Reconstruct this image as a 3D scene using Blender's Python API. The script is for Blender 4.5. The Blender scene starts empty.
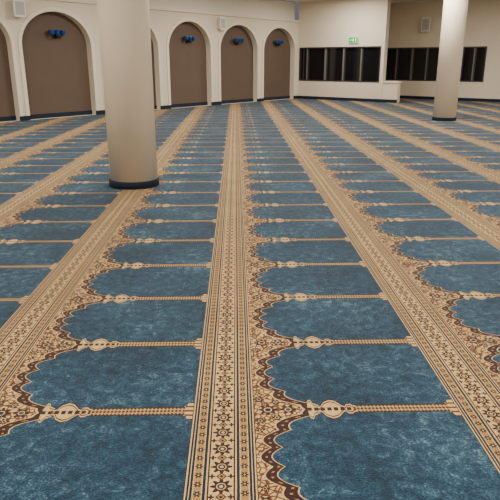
import bpy, bmesh, math
from mathutils import Vector, Matrix

# ------------------------------------------------------------------ helpers
def s2l(c):
    return tuple(((v/255)/12.92 if v/255<=0.04045 else (((v/255)+0.055)/1.055)**2.4) for v in c)
def rgba(c): return (*s2l(c),1.0)

def mat_basic(name,col,rough=0.6,metal=0.0,noise=0.04,scale=3.0,bump=0.0,bscale=120):
    m=bpy.data.materials.new(name); m.use_nodes=True
    nt=m.node_tree; b=nt.nodes['Principled BSDF']
    b.inputs['Roughness'].default_value=rough; b.inputs['Metallic'].default_value=metal
    geo=nt.nodes.new('ShaderNodeNewGeometry')
    n=nt.nodes.new('ShaderNodeTexNoise'); n.inputs['Scale'].default_value=scale; n.inputs['Detail'].default_value=4
    nt.links.new(geo.outputs['Position'],n.inputs['Vector'])
    mx=nt.nodes.new('ShaderNodeMix'); mx.data_type='RGBA'
    c=s2l(col)
    mx.inputs[6].default_value=(*[v*(1-noise*2) for v in c],1)
    mx.inputs[7].default_value=(*[min(1,v*(1+noise*2)) for v in c],1)
    nt.links.new(n.outputs['Fac'],mx.inputs[0]); nt.links.new(mx.outputs[2],b.inputs['Base Color'])
    if bump>0:
        n2=nt.nodes.new('ShaderNodeTexNoise'); n2.inputs['Scale'].default_value=bscale
        nt.links.new(geo.outputs['Position'],n2.inputs['Vector'])
        bp=nt.nodes.new('ShaderNodeBump'); bp.inputs['Strength'].default_value=bump; bp.inputs['Distance'].default_value=0.01
        nt.links.new(n2.outputs['Fac'],bp.inputs['Height']); nt.links.new(bp.outputs['Normal'],b.inputs['Normal'])
    return m
def mat_emit(name,col,st):
    m=bpy.data.materials.new(name); m.use_nodes=True
    b=m.node_tree.nodes['Principled BSDF']
    b.inputs['Base Color'].default_value=rgba(col)
    b.inputs['Emission Color'].default_value=rgba(col); b.inputs['Emission Strength'].default_value=st
    return m

def mesh_obj(name,bm,mat=None,parent=None,smooth=False):
    me=bpy.data.meshes.new(name); bm.normal_update(); bm.to_mesh(me); bm.free()
    o=bpy.data.objects.new(name,me); bpy.context.scene.collection.objects.link(o)
    if mat:
        if isinstance(mat,(list,tuple)):
            for k in mat: me.materials.append(k)
        else: me.materials.append(mat)
    if smooth:
        for p in me.polygons: p.use_smooth=True
    if parent: o.parent=parent
    return o

# ------------------------------------------------------------------ building frame
C0=Vector((2.64,25.85,0)); A=Vector((.6494,.7604,0)); B=Vector((.7604,-.6494,0)); Z=Vector((0,0,1))
def W(t,s,z=0): return C0+A*t+B*s+Z*z
CEIL=3.85

# ------------------------------------------------------------------ materials
M_wall=mat_basic('cream_plaster',(220,207,185),0.75,noise=.02,bump=.08)
M_wall2=mat_basic('upper_plaster',(232,224,208),0.8,noise=.02,bump=.05)
M_trim=mat_basic('arch_moulding_paint',(228,216,194),0.6,noise=.02)
M_niche=mat_basic('niche_brown_panel',(94,76,63),0.75,noise=.04,bump=.1)
M_ceil=mat_basic('ceiling_white',(228,224,214),0.9,noise=.01)
M_base=mat_basic('blue_skirting_carpet',(8,28,46),0.9,noise=.1,scale=20)
M_col=mat_basic('column_paint',(226,210,186),0.55,noise=.02,scale=1.5,bump=.12,bscale=60)
M_dark=mat_basic('dark_glass',(14,15,20),0.06,noise=.1)
M_frame=mat_basic('window_frame_bronze',(50,47,45),0.4,noise=.03)
M_blind=mat_basic('window_mullion_grey',(110,105,97),0.5,noise=.03)
M_white=mat_basic('white_plastic',(226,224,218),0.4,noise=.01)
M_grille=mat_basic('speaker_grille',(176,174,170),0.6,noise=.03)
M_blueglass=mat_basic('blue_glass',(22,66,128),0.15,noise=.1,scale=15)
M_brass=mat_basic('dark_metal',(50,50,56),0.35,metal=.7)
M_green=mat_emit('exit_green',(0,150,62),0.9)
M_exitw=mat_emit('exit_white',(235,245,235),0.8)

# ------------------------------------------------------------------ carpet material
def carpet_material():
    m=bpy.data.materials.new('prayer_carpet_weave'); m.use_nodes=True
    nt=m.node_tree; N=nt.nodes; L=nt.links; bsdf=N['Principled BSDF']
    def setin(sock,v):
        if isinstance(v,E): L.new(v.s,sock)
        else: sock.default_value=v
    def MM(op,a,b=None,c=None):
        n=N.new('ShaderNodeMath'); n.operation=op
        setin(n.inputs[0],a)
        if b is not None: setin(n.inputs[1],b)
        if c is not None: setin(n.inputs[2],c)
        return E(n.outputs[0])
    class E:
        def __init__(self,s): self.s=s
        def __add__(a,b): return MM('ADD',a,b)
        __radd__=__add__
        def __sub__(a,b): return MM('SUBTRACT',a,b)
        def __rsub__(a,b): return MM('SUBTRACT',b,a)
        def __mul__(a,b): return MM('MULTIPLY',a,b)
        __rmul__=__mul__
        def __truediv__(a,b): return MM('DIVIDE',a,b)
        def __lt__(a,b): return MM('LESS_THAN',a,b)
        def __gt__(a,b): return MM('GREATER_THAN',a,b)
    def AND(*k):
        r=k[0]
        for q in k[1:]: r=r*q
        return r
    def OR(*k):
        r=k[0]
        for q in k[1:]: r=MM('MAXIMUM',r,q)
        return r
    ab=lambda a:MM('ABSOLUTE',a)
    fr=lambda a:MM('FRACT',a)
    cs=lambda a:MM('COSINE',a)
    def mix(f,c1,c2):
        n=N.new('ShaderNodeMix'); n.data_type='RGBA'
        L.new(f.s,n.inputs[0])
        for i,c in ((6,c1),(7,c2)):
            if isinstance(c,tuple): n.inputs[i].default_value=c
            else: L.new(c,n.inputs[i])
        return n.outputs[2]
    def ramp(x,stops,const=False):
        n=N.new('ShaderNodeValToRGB'); n.color_ramp.interpolation='CONSTANT' if const else 'LINEAR'
        el=n.color_ramp.elements
        def cv(v): return v if isinstance(v,tuple) else (v,v,v,1)
        el[0].position=stops[0][0]; el[0].color=cv(stops[0][1])
        el[1].position=stops[-1][0]; el[1].color=cv(stops[-1][1])
        for p,v in stops[1:-1]:
            e=el.new(p); e.color=cv(v)
        L.new(x.s,n.inputs[0]); return n.outputs[0]
    def noise(scale,detail=3,vec=None,rough=.5,dist=0.0):
        n=N.new('ShaderNodeTexNoise'); n.inputs['Scale'].default_value=scale; n.inputs['Detail'].default_value=detail
        n.inputs['Roughness'].default_value=rough; n.inputs['Distortion'].default_value=dist
        L.new(vec if vec else POS,n.inputs['Vector']); return E(n.outputs['Fac'])
    def flower(du,dv,R,n,amp):
        r=MM('SQRT',du*du+dv*dv); th=MM('ARCTAN2',dv,du)
        return r, r < (cs(th*float(n))*(amp*R)+R)
    geo=N.new('ShaderNodeNewGeometry'); POS=geo.outputs['Position']
    sep=N.new('ShaderNodeSeparateXYZ'); L.new(POS,sep.inputs[0])
    X=E(sep.outputs[0]); Y=E(sep.outputs[1])
    P=1.2; Q=.66; X0=-.065; Y0=2.276
    u=fr((X-X0)/P)*P
    ph=(Y-Y0)/Q
    vb=(fr(ph+.5)-.5)*Q
    av=ab(vb)
    w=Q/2-av
    sc=MM('MINIMUM',u,P-u)
    CREAM=rgba((202,170,116)); TAN=rgba((162,124,74)); BROWN=rgba((50,22,16)); NAVY=rgba((11,27,42)); MID=rgba((34,62,80))
    # ---- field
    n1=noise(1.6,3); n2=noise(18,8,rough=.78,dist=.6); n3=noise(100,3,rough=.8)
    f=n1*.20+n2*.48+n3*.32
    blue=ramp(f,[(.40,rgba((9,27,40))),(.48,rgba((19,48,66))),(.54,rgba((37,70,88))),(.62,rgba((104,130,140)))])
    # ---- arch
    wn=w/.31
    g=MM('POWER',wn,2.6)*.205+.238-ab(cs(w*(math.pi/.118)))*.044
    slope=MM('POWER',wn,1.6)*1.5
    nrm=MM('SQRT',slope*slope+1.0)
    D=(g-u)/nrm
    inrow=AND(u>.13, u<1.0)
    col=blue
    vor=N.new('ShaderNodeTexVoronoi'); vor.feature='DISTANCE_TO_EDGE'; vor.inputs['Scale'].default_value=38
    L.new(POS,vor.inputs['Vector'])
    fil=ramp(E(vor.outputs['Distance']),[(0,rgba((84,44,28))),(.08,rgba((112,72,42))),(.15,CREAM),(.38,CREAM),(.46,BROWN)])
    span=fil
    def put_flower(c,cu,cv,R,n,amp,outer,inner,mirror=False):
        dv=(av-cv) if mirror else vb
        r,mk=flower(u-cu,dv,R,n,amp)
        ck=ramp(r/(R*1.4),[(0,inner),(.25,inner),(.26,CREAM),(.36,CREAM),(.37,outer),(1,outer)],True)
        return mix(mk,c,ck)
    span=put_flower(span,.200,0,.036,8,.25,BROWN,NAVY)
    span=put_flower(span,.292,0,.030,6,.3,BROWN,MID)
    span=put_flower(span,.355,0,.019,6,.3,BROWN,NAVY)
    span=put_flower(span,.162,.085,.020,6,.3,BROWN,NAVY,True)
    span=put_flower(span,.238,.062,.019,6,.3,BROWN,MID,True)
    span=put_flower(span,.162,.150,.015,5,.3,BROWN,BROWN,True)
    col=mix(AND(inrow,D>-.008),col,CREAM)
    dots=AND(cs(vb*(2*math.pi/.03))>.6, ab(D-.016)<.0045)
    brown=mix(dots,BROWN,TAN)
    col=mix(AND(inrow,D>-.003),col,brown)
    col=mix(AND(inrow,D>.038),col,CREAM)
    col=mix(AND(inrow,D>.044),col,span)
    # ---- capital / shaft / base
    prof=[(.0,0),(.380,0),(.385,.70),(.400,.78),(.410,.46),(.422,.42),(.428,.20),(.442,.20),(.460,.56),(.488,.74),(.515,.62),(.538,.30),(.552,.17),(.562,.38),(.582,.38),(.592,.25),(.60,.25),(1.016,.25),(1.020,.40),(1.032,.40),(1.036,.60),(1.072,.68),(1.08,.68),(1.081,0)]
    hw=E(ramp(u/1.2,[(a/1.2,b) for a,b in prof]))*.1
    dd=hw-av
    ish=AND(u>.377,u<1.08)
    chk=cs(u*(2*math.pi/.034)+vb*130.0)*cs(u*(2*math.pi/.034)-vb*130.0)
    colm=mix(chk>.06,rgba((178,144,94)),rgba((72,44,30)))
    vase=AND(u<.60, u>.376)
    inner=AND(dd>.010, dd<.018)
    core=AND(av<.013, ab(cs(u*(math.pi/.03)))>.5)
    vcol=mix(OR(inner,core),CREAM,BROWN)
    colm=mix(vase,colm,vcol)
    basem=u>1.026
    colm=mix(basem,colm,mix(cs(av*(2*math.pi/.034))>.3,CREAM,rgba((92,54,36))))
    col=mix(AND(ish,dd>-.007),col,BROWN)
    col=mix(AND(ish,dd>0.0),col,colm)
    # ---- stripe
    sb=[(0,CREAM),(.046,BROWN),(.052,CREAM),(.058,NAVY),(.069,CREAM),(.074,TAN),(.102,CREAM),(.107,NAVY),(.116,CREAM),(.120,NAVY),(.128,CREAM),(.134,BROWN),(.138,BROWN)]
    st=ramp(sc*5.0,[(a*5,b) for a,b in sb],True)
    y1=(fr(ph*6.0)-.5)*(Q/6)
    y1b=(fr(ph*6.0+.5)-.5)*(Q/6)
    su=sc
    r,mk=flower(su,y1,.034,8,.25)
    ck=ramp(r/.04,[(0,CREAM),(.18,NAVY),(.36,CREAM),(.46,BROWN),(1,BROWN)],True)
    st=mix(mk,st,ck)
    dia=(su*1.1+ab(y1b))
    ck2=ramp(dia/.04,[(0,NAVY),(.2,TAN),(.40,BROWN),(1,BROWN)],True)
    st=mix(AND(dia<.023),st,ck2)
    r3,mk3=flower(su-.036,y1b,.010,4,.4)
    st=mix(mk3,st,BROWN)
    y2=(fr(ph*13.0)-.5)*(Q/13)
    r4,mk4=flower(sc-.088,y2,.013,6,.3)
    alt=cs(ph*(13.0*math.pi))>0.0
    st=mix(mk4,st,mix(alt,BROWN,NAVY))
    st=mix(r4<.004,st,CREAM)
    col=mix(sc<.138,col,st)
    # ---- wear
    wear=noise(2.6,5)
    hs=N.new('ShaderNodeHueSaturation')
    L.new(col,hs.inputs['Color'])
    hs.inputs['Saturation'].default_value=1.05
    vv=wear*.6+noise(110,2)*1.0+.22
    L.new(vv.s,hs.inputs['Value'])
    L.new(hs.outputs[0],bsdf.inputs['Base Color'])
    bsdf.inputs['Roughness'].default_value=.85
    bsdf.inputs['Specular IOR Level'].default_value=.25
    bsdf.inputs['Sheen Weight'].default_value=.08
    bsdf.inputs['Sheen Roughness'].default_value=.5
    bp=N.new('ShaderNodeBump'); bp.inputs['Strength'].default_value=.7; bp.inputs['Distance'].default_value=.01
    nb=noise(150,4); L.new(nb.s,bp.inputs['Height']); L.new(bp.outputs['Normal'],bsdf.inputs['Normal'])
    return m
M_carpet=carpet_material()

# ------------------------------------------------------------------ generic prism from polygon
def prism(bm,pts,z0,z1):
    lo=[bm.verts.new((p.x,p.y,z0)) for p in pts]; hi=[bm.verts.new((p.x,p.y,z1)) for p in pts]
    n=len(pts)
    bm.faces.new(lo[::-1]); bm.faces.new(hi)
    for i in range(n): bm.faces.new((lo[i],lo[(i+1)%n],hi[(i+1)%n],hi[i]))
def fixn(bm): bmesh.ops.recalc_face_normals(bm,faces=bm.faces[:])

T0,T1,S1=-27.0,2.93,22.0
SR=2.45
room=[W(T0,0),W(T0,S1),W(T1,S1),W(T1,SR),W(0,4.0),W(0,0)]
# floor: wall-to-wall woven prayer carpet on its slab
bm=bmesh.new(); prism(bm,room,-.2,0); fixn(bm); mesh_obj('floor',bm,M_carpet)
bm=bmesh.new(); prism(bm,room,CEIL,CEIL+.2); fixn(bm); mesh_obj('ceiling',bm,M_ceil)

def wall(name,o,d,n,length,z1,thick,opens,mat,z0=0.0,back_mat=None,recess=.2):
    bm=bmesh.new()
    def P3(s,z,dep=0): 
        q=o+d*s-n*dep; return (q.x,q.y,z)
    def quad(a,b,c,e,mi=0):
        f=bm.faces.new([bm.verts.new(k) for k in (a,b,c,e)]); f.material_index=mi
    cur=0
    for (s0,s1,oz0,zs,rise) in opens:
        quad(P3(cur,z0),P3(s0,z0),P3(s0,z1),P3(cur,z1))
        NN=28 if rise>0 else 1
        pts=[]
        for i in range(NN+1):
            th=math.pi*(1-i/NN)
            x=(s0+s1)/2+math.cos(th)*(s1-s0)/2
            pts.append((x,zs+math.sin(th)*rise if rise>0 else zs))
        for i in range(NN):
            (a,za),(b,zb)=pts[i],pts[i+1]
            quad(P3(a,za),P3(b,zb),P3(b,z1),P3(a,z1))
            quad(P3(a,za),P3(b,zb),P3(b,zb,recess),P3(a,za,recess))
            quad(P3(a,oz0,recess),P3(b,oz0,recess),P3(b,zb,recess),P3(a,za,recess),1)
        quad(P3(s0,oz0),P3(s0,zs),P3(s0,zs,recess),P3(s0,oz0,recess))
        quad(P3(s1,oz0),P3(s1,zs),P3(s1,zs,recess),P3(s1,oz0,recess))
        if oz0>z0+.01:
            quad(P3(s0,z0),P3(s1,z0),P3(s1,oz0),P3(s0,oz0))
        quad(P3(s0,oz0),P3(s1,oz0),P3(s1,oz0,recess),P3(s0,oz0,recess))
        cur=s1
    quad(P3(cur,z0),P3(length,z0),P3(length,z1),P3(cur,z1))
    quad(P3(0,z1),P3(length,z1),P3(length,z1,thick),P3(0,z1,thick))
    quad(P3(0,z0,thick),P3(length,z0,thick),P3(length,z1,thick),P3(0,z1,thick))
    quad(P3(0,z0),P3(0,z0,thick),P3(0,z1,thick),P3(0,z1))
    quad(P3(length,z0),P3(length,z0,thick),P3(length,z1,thick),P3(length,z1))
    bmesh.ops.remove_doubles(bm,verts=bm.verts[:],dist=.0005)
    return mesh_obj(name,bm,[mat,back_mat or mat])

def boxwall(name,o,d,n,s0,s1,z0,z1,dep0,dep1,mat,parent=None):
    bm=bmesh.new()
    pts=[o+d*s0+n*dep0,o+d*s1+n*dep0,o+d*s1+n*dep1,o+d*s0+n*dep1]
    prism(bm,pts,z0,z1); fixn(bm)
    return mesh_obj(name,bm,mat,parent)

def tX(x): return (x-C0.x)/A.x
oA=W(T0,0); nA=B
WH=3.1
edges=[(-5.59,-4.18),(-3.92,-2.50),(-2.20,-.89),(-.557,.84),(1.10,2.47)]
arches=[]
x1=-5.78
left=[]
while tX(x1-1.45)>T0+1.0:
    left.append((x1-1.45,x1)); x1-=1.45+.2
edges=left[::-1]+edges
for a,b in edges: arches.append((tX(a)-T0,tX(b)-T0,.0,1.92,.88))
wall('wall_qibla',oA,A,nA,-T0,WH,.5,arches,M_wall,back_mat=M_niche,recess=.20)
boxwall('wall_qibla_upper',oA,A,nA,0,-T0,WH,CEIL,-.5,-.20,M_wall2)
boxwall('trim_cornice',oA,A,nA,0,-T0,WH-.03,WH+.04,-.20,.06,M_trim)
def moulding(name,s0,s1,zs,rise,wd=.10,pr=.03):
    bm=bmesh.new(); NN=32
    c=(s0+s1)/2; rx=(s1-s0)/2
    inn=[(s0,.12)]+[(c+math.cos(math.pi*(1-i/NN))*rx,zs+math.sin(math.pi*(1-i/NN))*rise) for i in range(NN+1)]+[(s1,.12)]
    out=[(s0-wd,.12)]+[(c+math.cos(math.pi*(1-i/NN))*(rx+wd),zs+math.sin(math.pi*(1-i/NN))*(rise+wd)) for i in range(NN+1)]+[(s1+wd,.12)]
    def V(s,z,dep):
        q=oA+A*s+nA*dep; return bm.verts.new((q.x,q.y,z))
    rows=[[V(s,z,0) for s,z in inn],[V(s,z,pr) for s,z in inn],[V(s,z,pr) for s,z in out],[V(s,z,0) for s,z in out]]
    for r in range(3):
        for i in range(len(inn)-1):
            bm.faces.new((rows[r][i],rows[r][i+1],rows[r+1][i+1],rows[r+1][i]))
    fixn(bm)
    return mesh_obj(name,bm,M_trim)
for i,(s0,s1,z0,zs,ri) in enumerate(arches):
    moulding('trim_arch_%d'%(i+1),s0,s1,zs,ri)
cur=0
k=0
root=bpy.data.objects.new('baseboard_qibla',None); bpy.context.scene.collection.objects.link(root)
for (s0,s1,_,_,_) in arches+[(-T0,-T0,0,0,0)]:
    if s0-cur>.05: boxwall('pier_skirt_%d'%k,oA,A,nA,cur,s0,0,.12,0,.035,M_base,root)
    if s1>s0: boxwall('niche_skirt_%d'%k,oA,A,nA,s0,s1,0,.12,-.20,-.18,M_base,root)
    cur=s1;k+=1

nF=-A
oW=W(0,0)
wall('wall_far',oW,B,nF,4.0,CEIL,.25,[(.08,3.86,.74,2.08,0)],M_wall,back_mat=M_dark,recess=.12)
boxwall('baseboard_far',oW,B,nF,0,4.0,0,.12,0,.02,M_base)
oR=W(T1,SR)
wall('wall_recess',oR,B,nF,S1-SR,CEIL,.25,[(.03,2.66,.74,2.08,0),(3.50,4.43,.74,2.08,0)],M_wall,back_mat=M_dark,recess=.12)
boxwall('baseboard_recess',oR,B,nF,0,S1-SR,0,.12,0,.02,M_base)
pa=W(.25,3.96); pb=W(T1,SR+.02); dr=(pb-pa); ln=dr.length; dr.normalize(); nr=Vector((-dr.y,dr.x,0)); 
if nr.dot(B)<0: nr=-nr
wall('wall_return',pa,dr,nr,ln,CEIL,.1,[],M_wall)
root=bpy.data.objects.new('half_wall',None); bpy.context.scene.collection.objects.link(root)
boxwall('body',oW,B,nF,4.01,4.65,0,.74,-.25,0,M_wall,root)
boxwall('cap',oW,B,nF,4.01,4.69,.74,.80,-.28,.03,M_trim,root)
boxwall('skirt',oW,B,nF,4.01,4.67,0,.12,0,.02,M_base,root)

wall('wall_right',W(T0,S1),A,-B,T1-T0,CEIL,.25,[],M_wall)
wall('wall_rear',W(T0,0),B,A,S1,CEIL,.25,[],M_wall)

def window(name,o,s0,s1,z0,z1,cuts,recess=.12):
    r=bpy.data.objects.new(name,None); bpy.context.scene.collection.objects.link(r)
    e=.045
    boxwall('frame_bottom',o,B,nF,s0,s1,z0,z0+e,-recess+.005,.01,M_frame,r)
    boxwall('frame_top',o,B,nF,s0,s1,z1-e,z1,-recess+.005,.01,M_frame,r)
    boxwall('frame_left',o,B,nF,s0,s0+e,z0+e,z1-e,-recess+.005,.01,M_frame,r)
    boxwall('frame_right',o,B,nF,s1-e,s1,z0+e,z1-e,-recess+.005,.01,M_frame,r)
    for i,(c,wd) in enumerate(cuts):
        boxwall('mullion_%d'%(i+1),o,B,nF,c-wd/2,c+wd/2,z0+e,z1-e,-recess+.005,-.03,M_blind,r)
        boxwall('sash_%d'%(i+1),o,B,nF,c+wd/2,c+wd/2+.05,z0+e,z1-e,-recess+.005,-.06,M_frame,r)
    boxwall('pane',o,B,nF,s0+e,s1-e,z0+e,z1-e,-recess+.004,-recess+.02,M_dark,r)
window('window_1',oW,.08,3.86,.74,2.08,[(.45,.05),(1.35,.08),(2.2,.06),(3.0,.05)])
window('window_2',oR,.03,2.66,.74,2.08,[(.65,.05),(1.35,.08),(2.0,.05)])
window('window_3',oR,3.50,4.43,.74,2.08,[(3.95,.05)])

# ------------------------------------------------------------------ columns
def column(x,y,R=.298):
    r=bpy.data.objects.new('column',None); bpy.context.scene.collection.objects.link(r)
    def lathe(name,prof,mat):
        bm=bmesh.new(); n=72; rings=[]
        for rr,z in prof: rings.append([bm.verts.new((x+rr*math.cos(2*math.pi*i/n),y+rr*math.sin(2*math.pi*i/n),z)) for i in range(n)])
        for a,b in zip(rings[:-1],rings[1:]):
            for i in range(n): bm.faces.new((a[i],a[(i+1)%n],b[(i+1)%n],b[i]))
        bm.faces.new(rings[0][::-1]); bm.faces.new(rings[-1]); 
        o=mesh_obj(name,bm,mat,r)
        for p in o.data.polygons: p.use_smooth=len(p.vertices)==4 and abs(p.normal.z)<.5
    lathe('shaft',[(R,.0),(R,CEIL)],M_col)
    lathe('base_band',[(R+.018,0),(R+.018,.075),(R+.012,.085),(R,.087)],M_base)
column(-1.31,7.39)
column(5.65,15.95)

# ------------------------------------------------------------------ wall fixtures
def speaker(name,o,d,n,s,z,w=.26,h=.38,dp=.2):
    r=bpy.data.objects.new(name,None); bpy.context.scene.collection.objects.link(r)
    bm=bmesh.new()
    def V(a,b,c):
        q=o+d*(s+a)+n*b; return bm.verts.new((q.x,q.y,z+c))
    bk=[V(-w*.35,.03,-h*.42),V(w*.35,.03,-h*.42),V(w*.35,.03,h*.42),V(-w*.35,.03,h*.42)]
    ft=[V(-w/2,dp,-h/2),V(w/2,dp,-h/2),V(w/2,dp,h/2),V(-w/2,dp,h/2)]
    bm.faces.new(bk); bm.faces.new(ft)
    for i in range(4): bm.faces.new((bk[i],bk[(i+1)%4],ft[(i+1)%4],ft[i]))
    fixn(bm); bmesh.ops.bevel(bm,geom=bm.edges[:],offset=.012,segments=2,affect='EDGES')
    mesh_obj('cabinet',bm,M_white,r)
    boxwall('grille',o,d,n,s-w*.36,s+w*.36,z-h*.38,z+h*.38,dp-.002,dp+.008,M_grille,r)
    boxwall('bracket',o,d,n,s-.03,s+.03,z-.05,z+.05,0,.05,M_brass,r)
def sX(x): return tX(x)-T0
speaker('wall_speaker',oA,A,nA,sX(-.58),2.80,.28,.42)
speaker('wall_speaker.001',oA,A,nA,sX(-5.62),2.80,.34,.42)
speaker('wall_speaker.002',oR,B,nF,1.95,2.95,.4,.55,.25)

def tube(bm,pts,rad,n=8):
    rings=[]
    for i,p in enumerate(pts):
        t=(pts[min(i+1,len(pts)-1)]-pts[max(i-1,0)]).normalized()
        a=t.orthogonal().normalized(); b=t.cross(a)
        rr=rad[i] if isinstance(rad,list) else rad
        rings.append([bm.verts.new(p+(a*math.cos(2*math.pi*k/n)+b*math.sin(2*math.pi*k/n))*rr) for k in range(n)])
    for a,b in zip(rings[:-1],rings[1:]):
        for k in range(n): bm.faces.new((a[k],a[(k+1)%n],b[(k+1)%n],b[k]))
    bm.faces.new(rings[0]); bm.faces.new(rings[-1])
def sconce(name,s,z):
    r=bpy.data.objects.new(name,None); bpy.context.scene.collection.objects.link(r)
    c=oA+A*s-nA*.20+Z*z
    bm=bmesh.new(); tube(bm,[c,c+nA*.03,c+nA*.05],[.08,.08,.04],20); fixn(bm); mesh_obj('wall_plate',bm,M_brass,r,True)
    bm=bmesh.new()
    for sg in (-1,0,1):
        pts=[c+nA*.03+A*(sg*.17*q)+nA*(.12*math.sin(q*math.pi/2))+Z*(-.07*math.sin(q*math.pi)+.03*q) for q in [i/8 for i in range(9)]]
        tube(bm,pts,.012,8)
    fixn(bm); mesh_obj('arms',bm,M_brass,r,True)
    bm=bmesh.new()
    for sg in (-1,0,1):
        e=c+A*(sg*.17)+nA*.15+Z*(.03)
        n=20; prof=[(.015,-.03),(.05,-.01),(.075,.04),(.07,.08),(.09,.11),(.082,.11),(.06,.08),(.03,.0)]
        rings=[[bm.verts.new(e+Vector((rr*(1+.1*math.cos(5*2*math.pi*i/n))*math.cos(2*math.pi*i/n),rr*(1+.1*math.cos(5*2*math.pi*i/n))*math.sin(2*math.pi*i/n),zz))) for i in range(n)] for rr,zz in prof]
        for a,b in zip(rings[:-1],rings[1:]):
            for i in range(n): bm.faces.new((a[i],a[(i+1)%n],b[(i+1)%n],b[i]))
        bm.faces.new(rings[0]); bm.faces.new(rings[-1])
    fixn(bm); mesh_obj('glass_shades',bm,M_blueglass,r,True)
j=0
for (s0,s1,_,_,_) in arches[-5:]:
    sconce('wall_sconce' if j==0 else 'wall_sconce.%03d'%j,(s0+s1)/2+.05,2.19); j+=1

r=bpy.data.objects.new('exit_sign',None); bpy.context.scene.collection.objects.link(r)
boxwall('housing',oW,B,nF,2.43,2.87,2.20,2.44,0,.05,M_white,r)
boxwall('green_face',oW,B,nF,2.45,2.85,2.22,2.42,.05,.054,M_green,r)
boxwall('running_figure',oW,B,nF,2.63,2.67,2.27,2.37,.054,.057,M_exitw,r)
boxwall('arrow_bar',oW,B,nF,2.50,2.58,2.31,2.335,.054,.057,M_exitw,r)
boxwall('door_symbol',oW,B,nF,2.74,2.78,2.26,2.38,.054,.057,M_exitw,r)

# ------------------------------------------------------------------ ceiling lights
idx=0
for ti in range(6):
    for si in range(4):
        t=-24.5+ti*4.55; s=3.0+si*5.4
        c=W(t,s,CEIL)
        nm='ceiling_light' if idx==0 else 'ceiling_light.%03d'%idx
        r=bpy.data.objects.new(nm,None); bpy.context.scene.collection.objects.link(r)
        bm=bmesh.new()
        h=.62
        o0=[c+A*a+B*b for a,b in((-h,-h),(h,-h),(h,h),(-h,h))]
        prism(bm,o0,CEIL-.035,CEIL-.001); fixn(bm); mesh_obj('frame',bm,M_white,r)
        ld=bpy.data.lights.new('lamp','AREA'); ld.shape='SQUARE'; ld.size=1.15; ld.energy=155 if ti>=4 else 136; ld.color=(1,.95,.88)
        lo=bpy.data.objects.new('lamp',ld); bpy.context.scene.collection.objects.link(lo); lo.parent=r
        lo.location=c-Z*.045; lo.rotation_euler=(0,0,math.atan2(A.y,A.x))
        idx+=1

w=bpy.data.worlds.new('world'); bpy.context.scene.world=w; w.use_nodes=True
w.node_tree.nodes['Background'].inputs[0].default_value=(.9,.92,1,1); w.node_tree.nodes['Background'].inputs[1].default_value=.15

# ------------------------------------------------------------------ camera
cd=bpy.data.cameras.new('camera'); cam=bpy.data.objects.new('camera',cd); bpy.context.scene.collection.objects.link(cam)
f=580.0
cd.sensor_fit='HORIZONTAL'; cd.sensor_width=36; cd.lens=36*f/500
pitch=math.atan(188/f); yaw=math.radians(1.36); roll=math.radians(0.0)
cam.matrix_world=Matrix.Translation((0,0,1.5))@Matrix.Rotation(-yaw,4,'Z')@Matrix.Rotation(math.pi/2-pitch,4,'X')@Matrix.Rotation(roll,4,'Z')
bpy.context.scene.camera=cam
